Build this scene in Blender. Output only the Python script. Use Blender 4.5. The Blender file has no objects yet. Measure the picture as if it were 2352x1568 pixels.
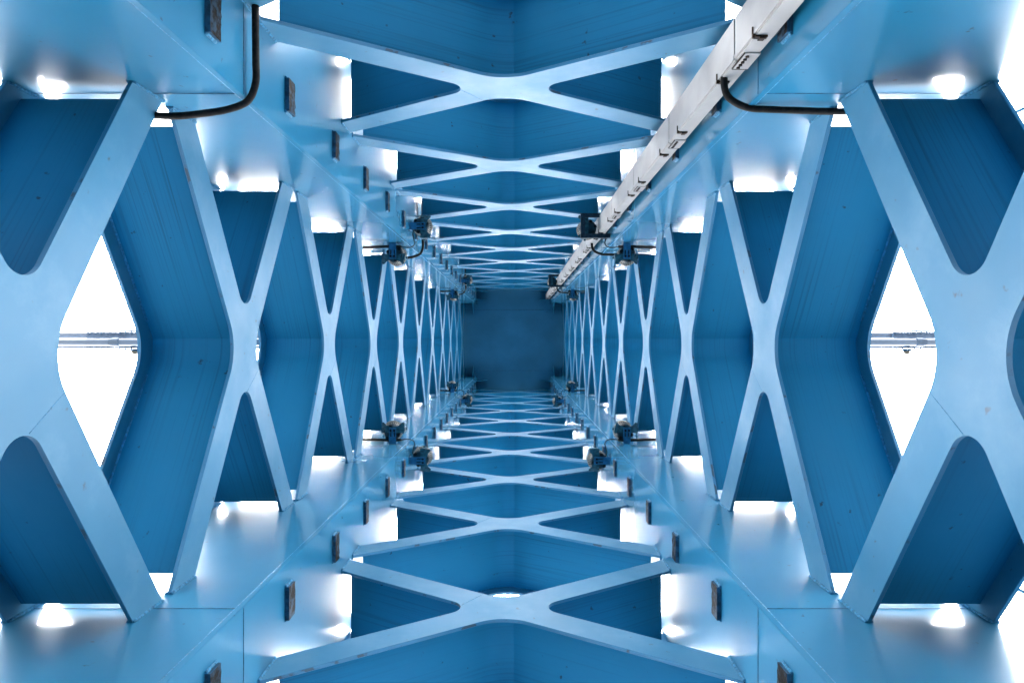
import bpy, bmesh, math, random
from mathutils import Vector, Matrix
random.seed(7)
R = math.radians
sc = bpy.context.scene
COL = sc.collection

# ------------------------------------------------------------------ scale
W = 1.5            # half width of the tower to the inner flange plane (m)
F = 1568.0         # focal length in units of a 2352 px wide picture
HC = 1.6           # camera height over the ground
P = 0.76e-3 * F * W          # panel length
Z1 = 1.681e-3 * F * W + HC   # height of the second brace centre
def zk(k): return Z1 + (k - 1) * P
ZTOP = zk(10.5)

# ------------------------------------------------------------------ camera
cam = bpy.data.cameras.new('camera')
cam.sensor_width = 36.0
cam.lens = 36.0 * F / 2352
cam.shift_x = -8.0 / 2352
cam.shift_y = -7.0 / 2352
cam.clip_start = 0.05
cam.clip_end = 6000
co = bpy.data.objects.new('camera', cam)
COL.objects.link(co)
co.location = (0.042 * W, -0.036 * W, HC)
co.rotation_euler = (math.pi, 0, 0)       # looks straight up; picture down = +Y
sc.camera = co

# ------------------------------------------------------------------ sky and sun (bright overcast)
SUN_EL, SUN_AZ = R(86), R(8)
wd = bpy.data.worlds.new('World'); sc.world = wd; wd.use_nodes = True
nt = wd.node_tree
bg = nt.nodes['Background']
sky = nt.nodes.new('ShaderNodeTexSky'); sky.sky_type = 'NISHITA'; sky.sun_disc = False
sky.sun_elevation = SUN_EL; sky.sun_rotation = SUN_AZ
sky.air_density = 1.0; sky.dust_density = 6.0; sky.ozone_density = 1.0
hs_ = nt.nodes.new('ShaderNodeHueSaturation'); hs_.inputs['Saturation'].default_value = 0.08
nt.links.new(sky.outputs[0], hs_.inputs['Color'])
tc = nt.nodes.new('ShaderNodeTexCoord'); sp_ = nt.nodes.new('ShaderNodeSeparateXYZ')
nt.links.new(tc.outputs['Generated'], sp_.inputs[0])
gr = nt.nodes.new('ShaderNodeMapRange')
gr.inputs['From Min'].default_value = 0.0; gr.inputs['From Max'].default_value = 0.85
gr.inputs['To Min'].default_value = 0.12; gr.inputs['To Max'].default_value = 1.0
nt.links.new(sp_.outputs['Z'], gr.inputs['Value'])
mg = nt.nodes.new('ShaderNodeMix'); mg.data_type = 'RGBA'; mg.blend_type = 'MULTIPLY'; mg.inputs[0].default_value = 1.0
nt.links.new(hs_.outputs[0], mg.inputs[6]); nt.links.new(gr.outputs[0], mg.inputs[7])
nt.links.new(mg.outputs[2], bg.inputs['Color'])
bg.inputs['Strength'].default_value = 0.15
sl = bpy.data.lights.new('sun', 'SUN'); sl.energy = 0.5; sl.angle = R(50); sl.color = (1, .96, .9)
so = bpy.data.objects.new('sun', sl); COL.objects.link(so)
# direction of the sun in the world
sd = Vector((math.sin(SUN_AZ) * math.cos(SUN_EL), math.cos(SUN_AZ) * math.cos(SUN_EL), math.sin(SUN_EL)))
so.rotation_euler = sd.to_track_quat('Z', 'Y').to_euler()
so.location = (0, 0, 60)
sc.view_settings.view_transform = 'Standard'
sc.view_settings.look = 'None'
sc.view_settings.gamma = 1.0
sc.view_settings.exposure = 6.3
sc.cycles.max_bounces = 14
sc.cycles.diffuse_bounces = 8
sc.cycles.glossy_bounces = 6

# ------------------------------------------------------------------ materials
def new_mat(name):
    m = bpy.data.materials.new(name); m.use_nodes = True
    n = m.node_tree.nodes
    return m, n, m.node_tree.links, n['Principled BSDF']

PAINT = (0.0062, 0.104, 0.193)
def paint(name, base=PAINT, rough=0.3, streak=0.0, dirt=0.12, bump=0.05, chips=True, spec=.5, coat=0.0, coatr=.3, edge=False, rv=1.0, scuff=0.0):
    m, n, l, b = new_mat(name)
    geo = n.new('ShaderNodeNewGeometry')
    oi = n.new('ShaderNodeObjectInfo')
    # broad tone of the paint
    n1 = n.new('ShaderNodeTexNoise'); n1.inputs['Scale'].default_value = 1.3; n1.inputs['Detail'].default_value = 6
    l.new(geo.outputs['Position'], n1.inputs['Vector'])
    r1 = n.new('ShaderNodeValToRGB')
    r1.color_ramp.elements[0].position = .3; r1.color_ramp.elements[1].position = .72
    r1.color_ramp.elements[0].color = (*[c * (1 - dirt) for c in base], 1)
    r1.color_ramp.elements[1].color = (*[min(1, c * (1 + dirt * .6)) for c in base], 1)
    l.new(n1.outputs['Fac'], r1.inputs['Fac'])
    col = r1.outputs['Color']
    if streak > 0:
        uv = n.new('ShaderNodeUVMap'); uv.uv_map = 'UVMap'
        add = n.new('ShaderNodeVectorMath'); add.operation = 'ADD'
        cmb = n.new('ShaderNodeCombineXYZ')
        mu = n.new('ShaderNodeMath'); mu.operation = 'MULTIPLY'; mu.inputs[1].default_value = 37.0
        l.new(oi.outputs['Random'], mu.inputs[0]); l.new(mu.outputs[0], cmb.inputs[0]); l.new(mu.outputs[0], cmb.inputs[2])
        mp = n.new('ShaderNodeMapping'); mp.inputs['Scale'].default_value = (.8, 85, 1)
        l.new(uv.outputs[0], mp.inputs['Vector'])
        l.new(mp.outputs[0], add.inputs[0]); l.new(cmb.outputs[0], add.inputs[1])
        n2 = n.new('ShaderNodeTexNoise'); n2.inputs['Scale'].default_value = 1.0; n2.inputs['Detail'].default_value = 4
        n2.inputs['Distortion'].default_value = .04
        l.new(add.outputs[0], n2.inputs['Vector'])
        r2 = n.new('ShaderNodeValToRGB')
        r2.color_ramp.elements[0].position = .52; r2.color_ramp.elements[1].position = .74
        r2.color_ramp.elements[0].color = (0, 0, 0, 1); r2.color_ramp.elements[1].color = (1, 1, 1, 1)
        l.new(n2.outputs['Fac'], r2.inputs['Fac'])
        # patches where the runs are stronger
        n3 = n.new('ShaderNodeTexNoise'); n3.inputs['Scale'].default_value = 1.1
        l.new(geo.outputs['Position'], n3.inputs['Vector'])
        mm = n.new('ShaderNodeMath'); mm.operation = 'MULTIPLY'
        mr3 = n.new('ShaderNodeMapRange'); mr3.inputs['From Min'].default_value = .3; mr3.inputs['From Max'].default_value = .75
        l.new(n3.outputs['Fac'], mr3.inputs['Value'])
        l.new(r2.outputs['Color'], mm.inputs[0]); l.new(mr3.outputs[0], mm.inputs[1])
        m2 = n.new('ShaderNodeMath'); m2.operation = 'MULTIPLY'; m2.inputs[1].default_value = streak
        l.new(mm.outputs[0], m2.inputs[0])
        mx = n.new('ShaderNodeMix'); mx.data_type = 'RGBA'
        l.new(m2.outputs[0], mx.inputs[0]); l.new(col, mx.inputs[6])
        mx.inputs[7].default_value = (.006, .025, .045, 1)
        col = mx.outputs[2]
    if chips:
        n4 = n.new('ShaderNodeTexNoise'); n4.inputs['Scale'].default_value = 9 if edge else 17; n4.inputs['Detail'].default_value = 5
        l.new(geo.outputs['Position'], n4.inputs['Vector'])
        r4 = n.new('ShaderNodeValToRGB')
        r4.color_ramp.elements[0].position = .60 if edge else .695; r4.color_ramp.elements[1].position = .64 if edge else .745
        r4.color_ramp.elements[0].color = (0, 0, 0, 1); r4.color_ramp.elements[1].color = (.8, .8, .8, 1)
        l.new(n4.outputs['Fac'], r4.inputs['Fac'])
        mx4 = n.new('ShaderNodeMix'); mx4.data_type = 'RGBA'
        l.new(r4.outputs['Color'], mx4.inputs[0]); l.new(col, mx4.inputs[6])
        mx4.inputs[7].default_value = (.012, .02, .03, 1)
        col = mx4.outputs[2]
    if scuff:
        n7 = n.new('ShaderNodeTexNoise'); n7.inputs['Scale'].default_value = 2.6; n7.inputs['Detail'].default_value = 9; n7.inputs['Roughness'].default_value = .68
        l.new(geo.outputs['Position'], n7.inputs['Vector'])
        r7 = n.new('ShaderNodeMapRange'); r7.inputs['From Min'].default_value = .52; r7.inputs['From Max'].default_value = .74; r7.inputs['To Max'].default_value = scuff
        l.new(n7.outputs['Fac'], r7.inputs['Value'])
        mx7 = n.new('ShaderNodeMix'); mx7.data_type = 'RGBA'
        l.new(r7.outputs[0], mx7.inputs[0]); l.new(col, mx7.inputs[6]); mx7.inputs[7].default_value = (.085, .17, .24, 1)
        col = mx7.outputs[2]
    l.new(col, b.inputs['Base Color'])
    n5 = n.new('ShaderNodeTexNoise'); n5.inputs['Scale'].default_value = 3.1; n5.inputs['Detail'].default_value = 7
    l.new(geo.outputs['Position'], n5.inputs['Vector'])
    mr = n.new('ShaderNodeMapRange')
    mr.inputs['From Min'].default_value = .3; mr.inputs['From Max'].default_value = .7
    mr.inputs['To Min'].default_value = rough - .07 * rv; mr.inputs['To Max'].default_value = rough + .1 * rv
    b.inputs['Specular IOR Level'].default_value = spec
    b.inputs['Coat Weight'].default_value = coat; b.inputs['Coat Roughness'].default_value = coatr; b.inputs['Coat IOR'].default_value = 1.45
    l.new(n5.outputs['Fac'], mr.inputs['Value']); l.new(mr.outputs[0], b.inputs['Roughness'])
    if bump <= 0: return m
    n6 = n.new('ShaderNodeTexNoise'); n6.inputs['Scale'].default_value = 9; n6.inputs['Detail'].default_value = 4
    l.new(geo.outputs['Position'], n6.inputs['Vector'])
    bp = n.new('ShaderNodeBump'); bp.inputs['Strength'].default_value = bump; bp.inputs['Distance'].default_value = .01
    l.new(n6.outputs['Fac'], bp.inputs['Height']); l.new(bp.outputs[0], b.inputs['Normal'])
    return m

def simple(name, col, rough=.5, metal=0.0, var=.15, scale=14, second=None, lo=.4, hi=.6, bump=0.0, spec=.12):
    m, n, l, b = new_mat(name)
    geo = n.new('ShaderNodeNewGeometry')
    n1 = n.new('ShaderNodeTexNoise'); n1.inputs['Scale'].default_value = scale; n1.inputs['Detail'].default_value = 6
    l.new(geo.outputs['Position'], n1.inputs['Vector'])
    r1 = n.new('ShaderNodeValToRGB')
    r1.color_ramp.elements[0].position = lo; r1.color_ramp.elements[1].position = hi
    r1.color_ramp.elements[0].color = (*[c * (1 - var) for c in col], 1)
    r1.color_ramp.elements[1].color = (*(second or [min(1, c * (1 + var)) for c in col]), 1)
    l.new(n1.outputs['Fac'], r1.inputs['Fac']); l.new(r1.outputs['Color'], b.inputs['Base Color'])
    b.inputs['Specular IOR Level'].default_value = spec; b.inputs['Roughness'].default_value = rough; b.inputs['Metallic'].default_value = metal
    if bump:
        bp = n.new('ShaderNodeBump'); bp.inputs['Strength'].default_value = bump; bp.inputs['Distance'].default_value = .01
        l.new(n1.outputs['Fac'], bp.inputs['Height']); l.new(bp.outputs[0], b.inputs['Normal'])
    return m

M_COL = paint('column_paint', rough=.5, rv=.3, spec=.085, coat=.9, coatr=.12, dirt=.07, bump=0)
M_FLG = paint('flange_paint', scuff=.38, spec=.42, rough=.46, dirt=.12, bump=.02)
M_EDG = paint('flange_edge_paint', rough=.5, dirt=.3, edge=True)
M_WEB = paint('web_paint', rough=.6, spec=.08, streak=.65, dirt=.1, bump=.04)
M_END = paint('plate_paint', base=(.018, .085, .145), spec=.08, rough=.5, dirt=.18, bump=.04)
M_WELD = simple('weld_paint', (.02, .11, .2), .5, var=.3, scale=70, bump=.6)
M_EDGE = simple('rusty_cut_edge', (.004, .0028, .0024), .85, var=.5, scale=30, second=(.012, .03, .05), lo=.47, hi=.62, bump=.5)
M_DARKL = simple('lug_paint', (.01, .045, .085), .5, var=.4, scale=25)
M_WHITE = simple('trunking_white', (.262, .248, .24), .38, var=.08, scale=5)
M_LATCH = simple('latch_steel', (.012, .011, .011), .45, var=.5, scale=60, second=(.04, .022, .012))
M_BRKT = simple('dark_bracket', (.006, .014, .022), .55, var=.3, scale=30)
M_PIPE = simple('black_conduit', (.004, .0036, .004), .65, var=.5, scale=40, second=(.010, .008, .007))
M_CABLE = simple('black_cable', (.005, .005, .006), .5)
M_TEAL = simple('lamp_teal', (.008, .04, .058), .5, var=.25, scale=30, second=(.014, .06, .08))
M_TEALD = simple('lamp_teal_dark', (.004, .018, .026), .5, var=.3, scale=30)
M_CREAM = simple('lamp_bezel', (.16, .15, .13), .4, var=.2, scale=30)
M_BLK = simple('lamp_gap', (.002, .003, .004), .6)
M_ARM = simple('lamp_bracket_blue', (.012, .075, .15), .45, var=.2, scale=20)
M_PALE = simple('pale_steel', (.08, .105, .145), .3, spec=.35, var=.06, scale=3)
M_PLATE = simple('pale_splice', (.07, .095, .135), .5, var=.15, scale=6, second=(.085, .11, .145))
M_LENS = simple('frosted_dome', (.07, .06, .045), .3, var=.1, scale=20)
M_GRND = simple('wet_asphalt', (.028, .028, .028), .9, var=.2, scale=.8, bump=.2)

# ------------------------------------------------------------------ helpers
def obj(name, bm, mats, parent=None, normals=True):
    if normals: bmesh.ops.recalc_face_normals(bm, faces=bm.faces)
    me = bpy.data.meshes.new(name); bm.to_mesh(me); bm.free()
    for m in (mats if isinstance(mats, (list, tuple)) else [mats]): me.materials.append(m)
    o = bpy.data.objects.new(name, me); COL.objects.link(o)
    if parent: o.parent = parent
    return o
def thing(name, label, cat, loc=(0, 0, 0), group=None):
    o = bpy.data.objects.new(name, None); COL.objects.link(o); o.location = loc
    o.empty_display_size = .2
    o['label'] = label; o['category'] = cat
    if group: o['group'] = group
    return o
def tag(o, label, cat, group=None):
    o['label'] = label; o['category'] = cat
    if group: o['group'] = group
    return o
def dup(o, parent):
    mi = o.matrix_parent_inverse.copy()
    c = o.copy(); COL.objects.link(c); c.parent = parent; c.matrix_parent_inverse = mi
    return c
def dup_tree(root):
    r = root.copy(); COL.objects.link(r)
    for ch in list(root.children):
        c = dup(ch, r)
        for g in list(ch.children): dup(g, c)
    return r
def box(bm, x0, x1, y0, y1, z0, z1, mi=0, M=None):
    vs = [Vector((x, y, z)) for z in (z0, z1) for y in (y0, y1) for x in (x0, x1)]
    if M: vs = [M @ v for v in vs]
    v = [bm.verts.new(p) for p in vs]
    out = []
    for f in ((0, 2, 3, 1), (4, 5, 7, 6), (0, 1, 5, 4), (2, 6, 7, 3), (0, 4, 6, 2), (1, 3, 7, 5)):
        fc = bm.faces.new([v[i] for i in f]); fc.material_index = mi; out.append(fc)
    return out
def catmull(pts, n=8):
    pts = [Vector(p) for p in pts]; ext = [2 * pts[0] - pts[1]] + pts + [2 * pts[-1] - pts[-2]]
    out = []
    for i in range(1, len(ext) - 2):
        a, b, c, d = ext[i - 1:i + 3]
        for j in range(n):
            t = j / n
            out.append(.5 * ((2 * b) + (c - a) * t + (2 * a - 5 * b + 4 * c - d) * t * t + (3 * b - a - 3 * c + d) * t ** 3))
    out.append(pts[-1]); return out
def tube(bm, pts, r, sides=12, mi=0, jitter=0.0, caps=True):
    rings = []; up = None
    for i, p in enumerate(pts):
        t = (pts[min(i + 1, len(pts) - 1)] - pts[max(i - 1, 0)]).normalized()
        if up is None:
            up = Vector((0, 0, 1)) if abs(t.z) < .9 else Vector((1, 0, 0))
        up = (up - t * up.dot(t)).normalized(); sd_ = t.cross(up)
        rr = r * (1 + random.uniform(-jitter, jitter))
        rings.append([bm.verts.new(p + rr * (math.cos(a) * up + math.sin(a) * sd_)) for a in [2 * math.pi * j / sides for j in range(sides)]])
    for a, b in zip(rings, rings[1:]):
        for j in range(sides):
            f = bm.faces.new((a[j], a[(j + 1) % sides], b[(j + 1) % sides], b[j])); f.smooth = True; f.material_index = mi
    if caps:
        for rg in (rings[0], rings[-1]):
            f = bm.faces.new(rg); f.material_index = mi
def lathe(bm, prof, M, n=32, mi=0, smooth=True):
    rings = []
    for r, z in prof:
        if r < 1e-6: rings.append([bm.verts.new(M @ Vector((0, 0, z)))])
        else: rings.append([bm.verts.new(M @ Vector((r * math.cos(2 * math.pi * j / n), r * math.sin(2 * math.pi * j / n), z))) for j in range(n)])
    for a, b in zip(rings, rings[1:]):
        for j in range(n):
            k = (j + 1) % n
            if len(a) == 1: vs = (a[0], b[j], b[k])
            elif len(b) == 1: vs = (a[j], a[k], b[0])
            else: vs = (a[j], a[k], b[k], b[j])
            f = bm.faces.new(vs); f.smooth = smooth; f.material_index = mi
def fillet(poly, seg=10):
    """poly: list of (x, y, radius) -> rounded outline"""
    out = []; n = len(poly)
    for i in range(n):
        p = Vector(poly[i][:2]); r = poly[i][2]
        if r <= 0: out.append(p); continue
        a = (Vector(poly[i - 1][:2]) - p).normalized(); b = (Vector(poly[(i + 1) % n][:2]) - p).normalized()
        half = a.angle(b) / 2; d = r / math.tan(half)
        c = p + (a + b).normalized() * (r / math.sin(half))
        s, e = p + a * d - c, p + b * d - c
        ang = math.atan2(s.x * e.y - s.y * e.x, s.dot(e))
        for j in range(seg + 1):
            t = ang * j / seg
            out.append(c + Vector((s.x * math.cos(t) - s.y * math.sin(t), s.x * math.sin(t) + s.y * math.cos(t))))
    return out

# ------------------------------------------------------------------ ground
bm = bmesh.new()
S = 2500
v = [bm.verts.new(p) for p in ((-S, -S, 0), (S, -S, 0), (S, S, 0), (-S, S, 0))]; bm.faces.new(v)
g = obj('ground', bm, M_GRND); g['kind'] = 'structure'

# ------------------------------------------------------------------ the tower
tower = thing('steel_tower', 'light blue steel lattice tower of four box columns and crossed braces, seen from inside', 'tower')
CI, CO = .7375 * W, 1.61 * W        # column: inner and outer corner
H = .7375 * W
SEND = .4145 * P; HS = .0655 * P; MM = SEND / H
TF = .0125 * W                      # flange thickness
N0, N1 = 1.0 * W, 1.343 * W         # inner face of the inner flange, inner face of the outer flange
WALLS = {'left': (-1, 0), 'right': (1, 0), 'top': (0, -1), 'bottom': (0, 1)}
def wall_map(wall):
    nx, ny = WALLS[wall]
    if nx: return lambda u, s, n: Vector((nx * n, -u, s))      # +u = picture up
    return lambda u, s, n: Vector((u, ny * n, s))              # +u = picture right

def flange_bm(mp, n0, inner):
    bm = bmesh.new()
    o, i_ = MM * H + HS, MM * H - HS
    poly = [(o, H, 0), (i_, H, 0), (0, HS / MM, .067 * W), (-i_, H, 0), (-o, H, 0), (-HS, 0, .162 * W),
            (-o, -H, 0), (-i_, -H, 0), (0, -HS / MM, .067 * W), (i_, -H, 0), (o, -H, 0), (HS, 0, .162 * W)]
    pts = fillet(poly, 14)
    a = [bm.verts.new(mp(p.y, p.x, n0)) for p in pts]; b = [bm.verts.new(mp(p.y, p.x, n0 + TF)) for p in pts]
    bm.faces.new(a); bm.faces.new(b[::-1])
    N = len(pts)
    for k in range(N):
        f = bm.faces.new((a[k], b[k], b[(k + 1) % N], a[(k + 1) % N])); f.material_index = 2
    bmesh.ops.bevel(bm, geom=[e for e in bm.edges if len(e.link_faces) == 2 and max(len(f.verts) for f in e.link_faces) > 8],
                    offset=.0022, segments=1, affect='EDGES')
    # weld beads where the flange meets the columns
    for su in (-1, 1):
        for ss in (-1, 1):
            for nn in (n0, n0 + TF):
                L = [mp(su * (H - .0015), ss * (i_ + (o - i_) * t / 12), nn) for t in range(13)]
                tube(bm, L, .0085, 8, 1, .22)
    # fine seam where one arm is spliced at the crossing
    if inner:
        q0, q1 = Vector((.018 * W, -.168 * W)), Vector((.135 * W, -.088 * W))
        L = [mp(q0.y + (q1.y - q0.y) * t / 8, q0.x + (q1.x - q0.x) * t / 8, n0 + .0004) for t in range(9)]
        tube(bm, L, .0016, 6, 1, .15)
    return bm

UE = .706 * W; HW = .0052 * W
def web_bm(mp):
    bm = bmesh.new(); uvl = bm.loops.layers.uv.new('UVMap')
    def core(sg):        # the soft lower bend into the core strip and the sharp upper corner
        A = Vector((MM * .036 * W + HW, .036 * W)); Bq = Vector((MM * .036 * W + HW - .003 * W, -.036 * W)); C = Vector((MM * .085 * W + HW, -.085 * W))
        pts = []
        for j in range(11):
            t = j / 10; q = A * (1 - t) ** 2 + Bq * 2 * t * (1 - t) + C * t * t
            pts.append(Vector((sg * q.x, q.y)))
        return pts
    e = MM * UE
    arms = [[Vector((e + HW, UE)), Vector((e - HW, UE))], [Vector((0, HW / MM))], [Vector((-e + HW, UE)), Vector((-e - HW, UE))],
            core(-1), [Vector((-e - HW, -UE)), Vector((-e + HW, -UE))], [Vector((0, -HW / MM))],
            [Vector((e - HW, -UE)), Vector((e + HW, -UE))], core(1)[::-1]]
    pts = [p for a in arms for p in a]
    n0, n1 = N0 + TF - .001, N1 + .001
    a = [bm.verts.new(mp(p.y, p.x, n0)) for p in pts]; b = [bm.verts.new(mp(p.y, p.x, n1)) for p in pts]
    N = len(pts); cum = 0
    for k in range(N):
        q = (k + 1) % N; d = (pts[q] - pts[k]).length
        f = bm.faces.new((a[k], b[k], b[q], a[q]))
        if d < .03 * W and abs(pts[k].y) < .1 * W: f.smooth = True
        d0 = pts[k].y * 1.2; d1 = pts[q].y * 1.2
        off = 5.3 if pts[k].x + pts[q].x < 0 else 0.0
        for lp, (uu, vv) in zip(f.loops, ((d0, n0), (d0, n1), (d1, n1), (d1, n0))): lp[uvl].uv = (uu + off, vv + off)
    # fillet welds where the webs land on the outer flange
    for ss in (-1, 1):
        for su in (-1, 1):
            L = [mp(su * UE * t / 14, ss * (MM * UE * t / 14 + HW), n1 - .004) for t in range(2, 15)]
            tube(bm, L, .007, 6, 1, .2)
    return bm
protos = {}
for wname in WALLS:
    mp = wall_map(wname)
    w_ = obj('cross_brace', web_bm(mp), [M_WEB, M_WELD], tower, normals=True)
    f1 = obj('flange', flange_bm(mp, N0, True), [M_FLG, M_WELD, M_EDG], w_)
    f2 = obj('flange', flange_bm(mp, N1, False), [M_FLG, M_WELD, M_EDG], w_)
    w_.location.z = zk(-1)
    for k in range(0, 11):
        c = dup(w_, tower); c.location.z = zk(k)
        for ch in (f1, f2): dup(ch, c)

# columns: box of four plates, the plates facing across the tower stand a little proud
LIP, TP = .006 * W, .018 * W
def column_bm(sx, sy):
    bm = bmesh.new()
    pts = [(CI, CI - LIP), (CI, CO + LIP), (CI + TP, CO + LIP), (CI + TP, CO), (CO - TP, CO), (CO - TP, CO + LIP), (CO, CO + LIP), (CO, CI - LIP),
           (CO - TP, CI - LIP), (CO - TP, CI), (CI + TP, CI), (CI + TP, CI - LIP)]
    a = [bm.verts.new((sx * x, sy * y, 0)) for x, y in pts]; b = [bm.verts.new((sx * x, sy * y, ZTOP - .002)) for x, y in pts]
    bm.faces.new(a); bm.faces.new(b)
    for k in range(len(pts)): bm.faces.new((a[k], a[(k + 1) % 12], b[(k + 1) % 12], b[k]))
    bmesh.ops.bevel(bm, geom=[e for e in bm.edges if abs(e.verts[0].co.z - e.verts[1].co.z) > 1], offset=.002, segments=2, affect='EDGES')
    # long fillet weld in the corner
    zs = [HC + .3 + i * .11 for i in range(int((ZTOP - HC - .4) / .11))]
    tube(bm, [Vector((sx * (CI + TP + .002), sy * (CI - .001), z)) for z in zs], .0065, 6, 1, .18)
    # circumferential seams every third panel
    for k in (.43, 3.43, 6.43, 9.43):
        z = zk(k)
        tube(bm, [Vector((sx * (CI + TP + .01 + (CO - CI - .06) * t / 10), sy * CI, z)) for t in range(11)], .0022, 6, 2, .1)
        tube(bm, [Vector((sx * CI, sy * (CI - LIP + .005 + (CO - CI) * t / 10), z)) for t in range(11)], .0022, 6, 2, .1)
    return bm
def lug_bm(sx, sy, seed):
    rnd = random.Random(seed)
    bm = bmesh.new(); pr = .015 * W; hy = .056 * W; hz = .031 * W; yc = .86 * W
    # camera-side and flanks painted, the cut end rough
    n = 10; rows = []
    for i in range(n + 1):
        y = yc - hy + 2 * hy * i / n
        e = rnd.uniform(-.006, .004); j = rnd.uniform(-.004, .005)
        rows.append([(CI - .0005, y, -hz), (CI - pr, y, -hz + j * .3), (CI - pr + e * .3, y, hz + j), (CI - .0005, y, hz)])
    vs = [[bm.verts.new((sx * p[0], sy * p[1], p[2])) for p in r] for r in rows]
    for i in range(n):
        for q in range(3):
            f = bm.faces.new((vs[i][q], vs[i][q + 1], vs[i + 1][q + 1], vs[i + 1][q])); f.material_index = (1, 0, 1)[q]
    for r in (vs[0], vs[-1]): f = bm.faces.new(r); f.material_index = 1
    for y in (yc - hy, yc + hy):
        L = [Vector((sx * (CI - .001), sy * y, -hz + 2 * hz * t / 6)) for t in range(7)]
        tube(bm, L, .009, 6, 2, .25)
    return bm
for sx, sy in ((-1, -1), (1, -1), (-1, 1), (1, 1)):
    c = obj('column', column_bm(sx, sy), [M_COL, M_WELD, M_DARKL], tower)
    lp = [obj('lug', lug_bm(sx, sy, 3 * i + sx + 2 * sy), [M_EDGE, M_DARKL, M_WELD], c) for i in range(3)]
    i = 0
    for k in range(0, 11):
        for q in (-.25, .25):
            if q > 0 and k == 10: continue
            l_ = lp[i] if i < 3 else dup(lp[i % 3], c)
            l_.location.z = zk(k + q); i += 1
    # stiffener fins against the top plate
    for t in (.81, .985):
        bm = bmesh.new(); tk = .008
        for ax in (0, 1):
            def q(a, b_, z): return Vector((sx * a, sy * b_, z)) if ax == 0 else Vector((sx * b_, sy * a, z))
            outl = [(CI - .001, ZTOP - .004), (CI - .21 * W, ZTOP - .004), (CI - .21 * W, ZTOP - .05 * W), (CI - .02, ZTOP - .42 * W), (CI - .001, ZTOP - .42 * W)]
            if ax == 0 and t > .9: outl = [(p[0], p[1]) for p in outl]
            a = [bm.verts.new(q(t * W * 1.0, p[0], p[1]) + Vector(((-tk) if ax == 0 else 0, (-tk) if ax else 0, 0))) for p in outl]
            b = [bm.verts.new(q(t * W * 1.0, p[0], p[1]) + Vector((tk if ax == 0 else 0, tk if ax else 0, 0))) for p in outl]
            bm.faces.new(a); bm.faces.new(b)
            for k in range(5): bm.faces.new((a[k], a[(k + 1) % 5], b[(k + 1) % 5], b[k]))
        obj('gusset', bm, M_COL, c)
bm = bmesh.new()
box(bm, -CO - .1, CO + .1, -CO - .1, CO + .1, ZTOP, ZTOP + .05)
for y in (-.62 * W, .62 * W):
    tube(bm, [Vector((-CO + CO * 2 * t / 30, y, ZTOP)) for t in range(31)], .006, 6, 1, .2)
obj('top_plate', bm, [M_END, M_DARKL], tower)

# ------------------------------------------------------------------ white cable trunking on the upper right column
TX0, TX1, TY0, TY1 = .657 * W, .712 * W, -.815 * W, -.938 * W      # +X right, -Y up in the picture
trunk = thing('cable_trunking', 'white rectangular cable trunking with dark latches running along the upper right column', 'cable trunking', (TX0, TY0, 0))
SEG = .522e-3 * F * W; J0 = 1.2225e-3 * F * W + HC
def rel(o):      # geometry written in world axes, hung under the trunking
    o.matrix_parent_inverse = Matrix.Translation(trunk.location).inverted(); return o
def duct_bm(z0, z1):
    bm = bmesh.new()
    box(bm, TX0, TX1, TY1, TY0, z0, z1)
    bmesh.ops.bevel(bm, geom=[e for e in bm.edges], offset=.006, segments=2, affect='EDGES')
    # folded lip of the lid
    box(bm, TX0 - .003, TX0 + .001, TY0 - .022, TY0 - .006, z0 + .004, z1 - .004)
    return bm
def latch_bm():
    bm = bmesh.new()
    box(bm, TX0 + .002, TX0 + .05, TY0 - .001, TY0 + .008, -.011, .011)
    box(bm, TX0 + .018, TX0 + .04, TY0 + .008, TY0 + .014, -.014, .014)
    box(bm, TX0 - .007, TX0 + .004, TY0 - .006, TY0 + .009, -.005, .005)
    box(bm, TX0 - .008, TX0 - .003, TY0 - .034, TY0 - .006, -.0035, .0035)
    return bm
def splice_bm():
    bm = bmesh.new()
    box(bm, TX0 + .016, TX1 - .002, TY0 + .0005, TY0 + .006, -.085, .075)
    box(bm, TX0 + .016, TX1 - .002, TY0 + .0005, TY0 + .0075, .0752, .079, 1)
    box(bm, TX0 + .013, TX0 + .0158, TY0 + .0005, TY0 + .0075, -.085, .079, 1)
    for i in range(5):
        M = Matrix.Translation((TX0 + .034, TY0 + .006, -.06 + i * .029)) @ Matrix.Rotation(-math.pi / 2, 4, 'X')
        lathe(bm, [(0, .006), (.008, .006), (.008, -.001)], M, 8, 1, False)
    return bm
dl = ll = sl_ = None
for j in range(-2, 16):
    z = J0 + j * SEG
    z1 = min(z + SEG, ZTOP - .03)
    if z < ZTOP - .2:
        if dl is None or z1 - z < SEG - .01:
            d_ = rel(obj('duct', duct_bm(.0025, z1 - z - .0025), M_WHITE, trunk)); dl = dl or d_
        else: d_ = dup(dl, trunk)
        d_.location.z = z
    if z < ZTOP - .3:
        for dz in (-.235, .235):
            if ll is None: ll = l_ = rel(obj('latch', latch_bm(), M_LATCH, trunk))
            else: l_ = dup(ll, trunk)
            l_.location.z = z + dz
        if sl_ is None: sl_ = s_ = rel(obj('splice_plate', splice_bm(), [M_WHITE, M_LATCH], trunk))
        else: s_ = dup(sl_, trunk)
        s_.location.z = z
def tb_bm():
    bm = bmesh.new()
    box(bm, TX1 + .0005, CI - .018 * W - .001, -.93 * W, -.822 * W, -.006, .006)
    box(bm, CI - .018 * W - .012, CI - .018 * W - .001, -.93 * W, -.822 * W, .0062, .06)
    box(bm, TX1 + .0005, TX1 + .01, -.925 * W, -.822 * W, .0062, .05)
    return bm
tb = None
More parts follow.
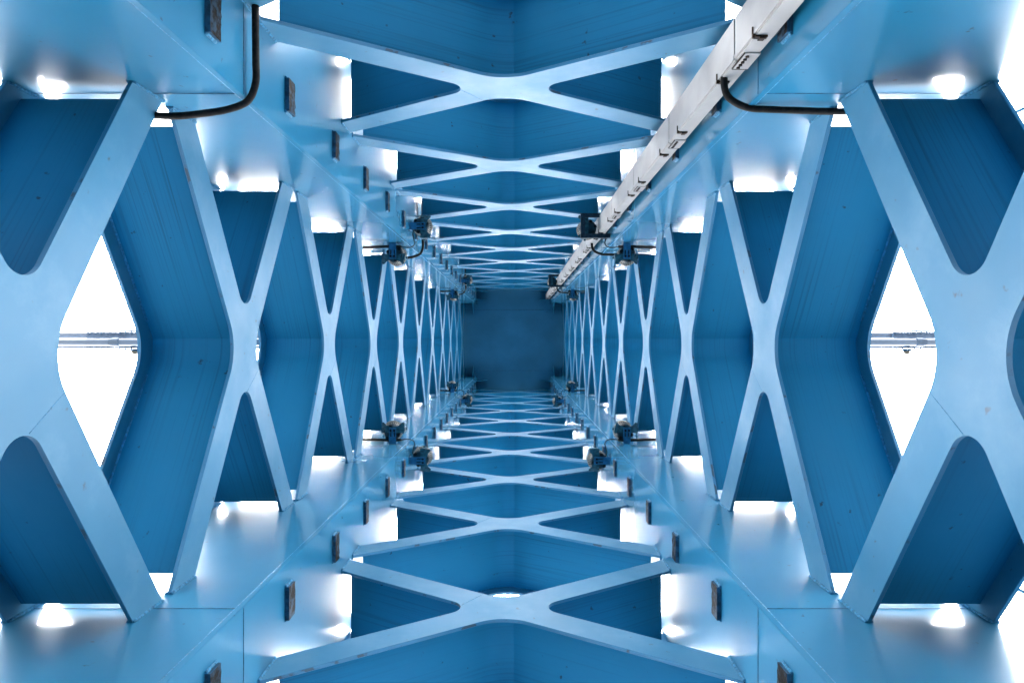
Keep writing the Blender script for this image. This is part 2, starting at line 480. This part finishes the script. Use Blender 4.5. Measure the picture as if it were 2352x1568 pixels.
for k in range(0, 11):
    for q in (-.25, .25):
        if tb is None: tb = t_ = rel(obj('bracket', tb_bm(), M_BRKT, trunk))
        else: t_ = dup(tb, trunk)
        t_.location.z = zk(k + q)
zlast = zk(10.25)

# ------------------------------------------------------------------ floodlights
def lamp(label, framed=False):
    """outward = +Y, lateral = X, lamp shines up"""
    t = thing('floodlight', label, 'floodlight', group='floodlights on the tower columns')
    q = W
    tilt = Matrix.Translation((.008 * q, .076 * q, .008 * q)) @ Matrix.Rotation(R(-5), 4, 'X') @ Matrix.Rotation(R(4), 4, 'Y')
    bm = bmesh.new()
    lathe(bm, [(0, 0), (.03 * q, .0), (.034 * q, .004 * q), (.052 * q, .006 * q), (.060 * q, .018 * q), (.064 * q, .06 * q), (.064 * q, .085 * q), (0, .085 * q)], tilt, 36, 0)
    for i in range(6):
        a = i * math.pi / 3 + .3
        M = tilt @ Matrix.Rotation(a, 4, 'Z')
        box(bm, .040 * q, .0605 * q, -.011 * q, .011 * q, .003 * q, .028 * q, 1, M)
    body = obj('body', bm, [M_TEALD, M_BLK], t)
    bm = bmesh.new()
    lathe(bm, [(.05 * q, .03 * q), (.058 * q, .034 * q), (.069 * q, .088 * q), (.0, .088 * q)], tilt, 40, 1)
    for i in range(30):
        M = tilt @ Matrix.Rotation(2 * math.pi * i / 30, 4, 'Z') @ Matrix.Translation((.0575 * q, 0, .034 * q)) @ Matrix.Rotation(math.atan2(.011, .054), 4, 'Y')
        box(bm, 0, .005 * q, -.0021 * q, .0021 * q, 0, .053 * q, 0, M)
    lathe(bm, [(.0685 * q, .0885 * q), (.0745 * q, .0885 * q), (.0755 * q, .094 * q), (.073 * q, .098 * q), (.0685 * q, .098 * q)], tilt, 40, 0)
    obj('bezel', bm, [M_CREAM, M_BLK], t)
    # yoke: wing-shaped strap across the back
    bm = bmesh.new()
    poly = [(-.084, .074, 0), (-.052, .081, 0), (0, .079, 0), (.055, .081, 0), (.086, .072, 0), (.088, .092, 0), (.079, .115, 0), (.080, .152, 0),
            (.070, .158, 0), (.048, .136, 0), (.02, .125, 0), (-.012, .124, 0), (-.042, .133, 0), (-.066, .156, 0), (-.084, .150, 0), (-.080, .112, 0)]
    zf = lambda x: (-.006 + 3.0 * x * x) * q
    a = [bm.verts.new((x * q, y * q, zf(x))) for x, y, _ in poly]; b = [bm.verts.new((x * q, y * q, zf(x) + .004 * q)) for x, y, _ in poly]
    fa = bm.faces.new(a); fb = bm.faces.new(b[::-1])
    for k in range(len(poly)): bm.faces.new((a[k], b[k], b[(k + 1) % len(poly)], a[(k + 1) % len(poly)]))
    bmesh.ops.triangulate(bm, faces=[fa, fb])
    for s in (-1, 1):      # arms of the yoke up to the pivots at the bezel
        box(bm, s * .080 * q, s * .085 * q, .085 * q, .118 * q, .012 * q, .09 * q)
        lathe(bm, [(0, .012 * q), (.009 * q, .012 * q), (.009 * q, 0)], Matrix.Translation((s * .085 * q, .1 * q, .075 * q)) @ Matrix.Rotation(s * math.pi / 2, 4, 'Y'), 10)
    yoke = obj('yoke', bm, M_TEAL, t)
    if not framed:
        bm = bmesh.new()
        xs = [-.026, -.018, -.008, .008, .018, .026]; ys = [0.0015, .052, .108, .118]
        for i in range(5):
            for j in range(3):
                if i in (1, 3) and j == 1: continue
                box(bm, xs[i] * q, xs[i + 1] * q, ys[j] * q, ys[j + 1] * q, -.014 * q, -.0095 * q)
        bmesh.ops.remove_doubles(bm, verts=bm.verts, dist=1e-5)
        box(bm, -.026 * q, .026 * q, .0008 * q, .0055 * q, -.0094 * q, .055 * q)      # foot against the column
        for s in (-1, 1):
            lathe(bm, [(0, -.022 * q), (.0085 * q, -.022 * q), (.0085 * q, -.0145 * q)], Matrix.Translation((s * .013 * q, .1 * q, 0)), 6, 1, False)
        obj('arm', bm, [M_ARM, M_BLK], t)
    else:
        bm = bmesh.new()
        # rectangular channel frame that reaches round the trunking to the column
        y0 = -.0775 * q; y1 = .139 * q; xw = .09 * q; th = .031 * q
        z0, z1 = -.035 * q, -.012 * q
        for s in (-1, 1):
            a_, b_ = sorted((s * xw, s * (xw - th))); box(bm, a_, b_, y0, y1 - th, z0, z0 + .006)
            c_, d_ = sorted((s * xw, s * (xw - .005))); box(bm, c_, d_, y0, y1 - th, z0 + .0062, z1 + .03)
        box(bm, -xw, xw, y1 - th + .0005, y1, z0, z0 + .006)
        box(bm, -xw, xw, y1 - .006, y1, z0 + .0062, z1 + .01)
        lathe(bm, [(0, -.01), (.007, -.01), (.007, .001)], Matrix.Translation((0, y1 - th / 2, z0)), 8, 1, False)
        obj('frame', bm, [M_BRKT, M_BLK], t)
    return t
pl = lamp('x'); pf = lamp('x', True)
QY = {('y', -1): 0.0, ('y', 1): math.pi, ('x', -1): -math.pi / 2, ('x', 1): math.pi / 2}
used = {'p': False, 'f': False}
vn = {-1: 'upper', 1: 'lower'}; hn = {-1: 'left', 1: 'right'}
for k, dist in ((3.0, 'nearer'), (7.0, 'farther')):
    for sx in (-1, 1):
        for sy in (-1, 1):
            for ax in ('y', 'x'):
                fr = (ax == 'x' and sx == 1 and sy == -1)
                key = 'f' if fr else 'p'; src = pf if fr else pl
                o = src if not used[key] else dup_tree(src); used[key] = True
                cn = f'{vn[sy]} {hn[sx]} column'
                beside = f'{hn[sx]} braces' if ax == 'y' else ('top braces' if sy < 0 else 'bottom braces')
                if fr: o['label'] = f'teal floodlight in a dark frame round the white trunking, {dist} of two'
                else: o['label'] = f'teal floodlight on the {cn} beside the {beside}, {dist} of the two there'
                z = zk(k) + (.0 if ax == 'y' else .0)
                if ax == 'y': o.location = (sx * .86 * W, sy * CI, z)
                elif fr: o.location = (CI - .079 * W, sy * .86 * W, z)
                else: o.location = (sx * CI, sy * .86 * W, z)
                o.rotation_euler = (0, 0, QY[(ax, sy if ax == 'y' else sx)])

# ------------------------------------------------------------------ conduits and cables
PR = .0105 * W
def pipe(name, pts, label, cat, group, r=PR, n=8, mat=None, sides=12):
    base = Vector(pts[0]); bm = bmesh.new()
    tube(bm, [p - base for p in catmull(pts, n)], r, sides, 0, .02)
    o = obj(name, bm, mat or M_PIPE); o.location = base
    return tag(o, label, cat, group)
def cw(x, y): return (x + -.042) * W, (-(y) + -.0 + -.036 + .0) * W     # camera-relative (right, up) -> world
def world(pts, z):
    return [Vector(((x - 0) * W, -(y) * W, z)) for x, y in pts]      # structure-relative (right, up)
gp = 'black conduits on the columns'
d3 = {.45: 'nearest the camera', 3.45: 'behind the nearer floodlights', 7.4: 'behind the farther floodlights'}
for k, dd in d3.items():
    z = zk(k)
    pipe('conduit', world([(-.715, 1.30), (-.713, 1.05), (-.712, .93), (-.711, .84), (-.712, .775), (-.735, .724), (-.79, .700), (-.87, .687), (-.95, .680), (-1.03, .684), (-1.15, .69), (-1.32, .69)], z),
         f'curved black conduit round the corner of the upper left column, {dd}', 'conduit', gp)
    pipe('conduit', world([(.668, .84), (.668, .795), (.677, .764), (.702, .742), (.745, .7255), (.80, .722), (.88, .719), (.97, .716), (1.1, .715), (1.32, .714)], z + (.10 if k < 1 else .05)),
         f'black conduit bending out of the white trunking to the right, {dd}', 'conduit', gp)
for k, dist in ((3.0, 'nearer'), (7.0, 'farther')):
    for sx in (-1, 1):
        for sy in (-1, 1):
            z = zk(k) + .035
            x0 = .80 if sx < 0 else .80
            pipe('conduit', world([(sx * x0, -sy * .713), (sx * .90, -sy * .714), (sx * 1.0, -sy * .711), (sx * 1.12, -sy * .708), (sx * 1.32, -sy * .70)], z),
                 f'straight black conduit behind the {dist} floodlight beside the {hn[sx]} braces, {vn[sy]} column', 'conduit', gp)
            # slack cable from that conduit round the corner to the other lamp
            pipe('cable', [(sx * .80 * W, sy * .713 * W, z), (sx * .755 * W, sy * .705 * W, z - .02), (sx * .715 * W, sy * .712 * W, z - .03), (sx * .700 * W, sy * .735 * W, z - .03),
                           (sx * .708 * W, sy * .77 * W, z - .02), (sx * .716 * W, sy * .81 * W, z - .01), (sx * .70 * W, sy * .845 * W, z + .02)],
                 f'thin black cable looping round the {vn[sy]} {hn[sx]} column corner between the {dist} floodlights', 'cable', 'thin cables between floodlights', .0045 * W, 6, M_CABLE, 8)

# ------------------------------------------------------------------ pale pipe arms outside, left and right
DA = 314.0 / W        # picture px per metre at the level of brace 3
def arm(side):
    s = side
    t = thing('pipe_arm', f'pale steel arm of bolted plates and pipe outside the {hn[s]} diamond opening', 'pipe arm', (s * 1.36 * W, 0, zk(3)), 'pale pipe arms outside the tower')
    def A(px): return (px - 1184) / DA + co.location.x - t.location.x      # picture x at that level -> local x
    def B(py): return (py - 777) / DA + co.location.y - t.location.y
    far, near = s * 5.0, 0.006 * s
    xs = (lambda a, b: tuple(sorted((a, b))))
    zb = .02
    # box behind: two rounded chords
    bm = bmesh.new()
    y0, y1 = B(762.8), B(800.5); ym = (y0 + y1) / 2
    for yc, r in ((B(770.5), (B(778) - B(763)) / 2), (B(797), (B(800.6) - B(793.6)) / 2)):
        tube(bm, [Vector((near, yc, zb + .09)), Vector((far, yc, zb + .09))], r, 20)
    for yc in (B(761.5), B(801.5)):
        tube(bm, [Vector((near, yc, zb + .07)), Vector((far, yc, zb + .07))], .0035, 6)
    obj('chord', bm, M_PALE, t)
    if s < 0: e0, e1, cl, lx = 188.5, 420, 268.5, 303.5
    else: e0, e1, cl, lx = 2060.5, 1760, 2109.5, 2089.5
    if s > 0: e0, e1 = 2060.5, 2300
    x0, x1 = xs(A(e0), A(e1))
    for ya, yb, yr in ((762.3, 777.5, 766), (793.7, 800.4, 797)):
        bm = bmesh.new(); box(bm, x0, x1, B(ya), B(yb), zb + .012, zb + .05)
        bmesh.ops.bevel(bm, geom=list(bm.edges), offset=.003, segments=1, affect='EDGES')
        sp = obj('splice_plate', bm, M_PLATE, t)
        bt = None; stp = 14.0 / DA; x = x0 + .5 * stp; n = 0
        while x < x1 and n < 18:
            if bt is None:
                bm = bmesh.new()
                lathe(bm, [(0, -.022), (.010, -.022), (.013, -.016), (.013, -.001)], Matrix.Translation((0, B(yr), zb + .012)), 8, 0, False)
                lathe(bm, [(.013, -.004), (.019, -.004), (.019, .001)], Matrix.Translation((0, B(yr), zb + .012)), 14, 0, False)
                bt = b_ = obj('bolt', bm, M_PLATE, sp)
            else: b_ = dup(bt, sp)
            b_.location.x = x; x += stp; n += 1
    bm = bmesh.new()
    yc = B(785.7); r = (B(793.6) - B(777.7)) / 2
    tube(bm, [Vector((near, yc, zb - .07)), Vector((far, yc, zb - .07))], r, 24)
    obj('pipe', bm, M_PALE, t)
    bm = bmesh.new()
    for dx, rr, ln in ((0, r * 1.28, .035), (-.05 * s * -1, r * 1.1, .02)):
        Mx = Matrix.Translation((A(cl) + dx, yc, zb - .07)) @ Matrix.Rotation(math.pi / 2, 4, 'Y')
        lathe(bm, [(r * .99, -ln), (rr, -ln), (rr, ln), (r * .99, ln)], Mx, 28, 0, False)
    box(bm, A(cl) - .02, A(cl) + .05, yc - .008, yc + .008, zb - .07 - r * 1.5, zb - .07 - r * 1.1)
    obj('clamp', bm, M_PLATE, t)
    bm = bmesh.new()
    tx0 = A(cl) - .02
    for ysd, sg in ((761.6, -1), (801.4, 1)):
        a_, b_ = sorted((B(ysd), B(ysd) + sg * .02)); box(bm, tx0, tx0 + .2, a_, b_, zb + .02, zb + .045)
    obj('cleat', bm, M_PLATE, t)
    # bulkhead light hanging on the arm's lower side
    l_ = thing('bulkhead_light', f'small light with ribbed collar and frosted dome under the {hn[s]} pale pipe arm', 'light', (A(lx) + t.location.x, B(801) + .001, zk(3) + zb), 'dome lights on the pipe arms')
    My = Matrix.Rotation(-math.pi / 2, 4, 'X')
    q = 1 / DA
    bm = bmesh.new(); lathe(bm, [(0, .002), (9 * q, .002), (9 * q, 1.2 * q), (8.2 * q, 1.3 * q), (8.2 * q, 4.2 * q), (0, 4.2 * q)], My, 24, 0, False)
    for i in range(22):
        M = My @ Matrix.Rotation(2 * math.pi * i / 22, 4, 'Z')
        box(bm, 8.25 * q, 9.2 * q, -.6 * q, .6 * q, 1.3 * q, 4.2 * q, 1, M)
    obj('collar', bm, [M_BLK, M_ARM], l_)
    bm = bmesh.new(); lathe(bm, [(8.6 * q, 4.25 * q), (8.4 * q, 5.5 * q), (7.2 * q, 9 * q), (4.2 * q, 13 * q), (0, 14 * q)], My, 24)
    obj('dome', bm, M_LENS, l_)
arm(-1); arm(1)
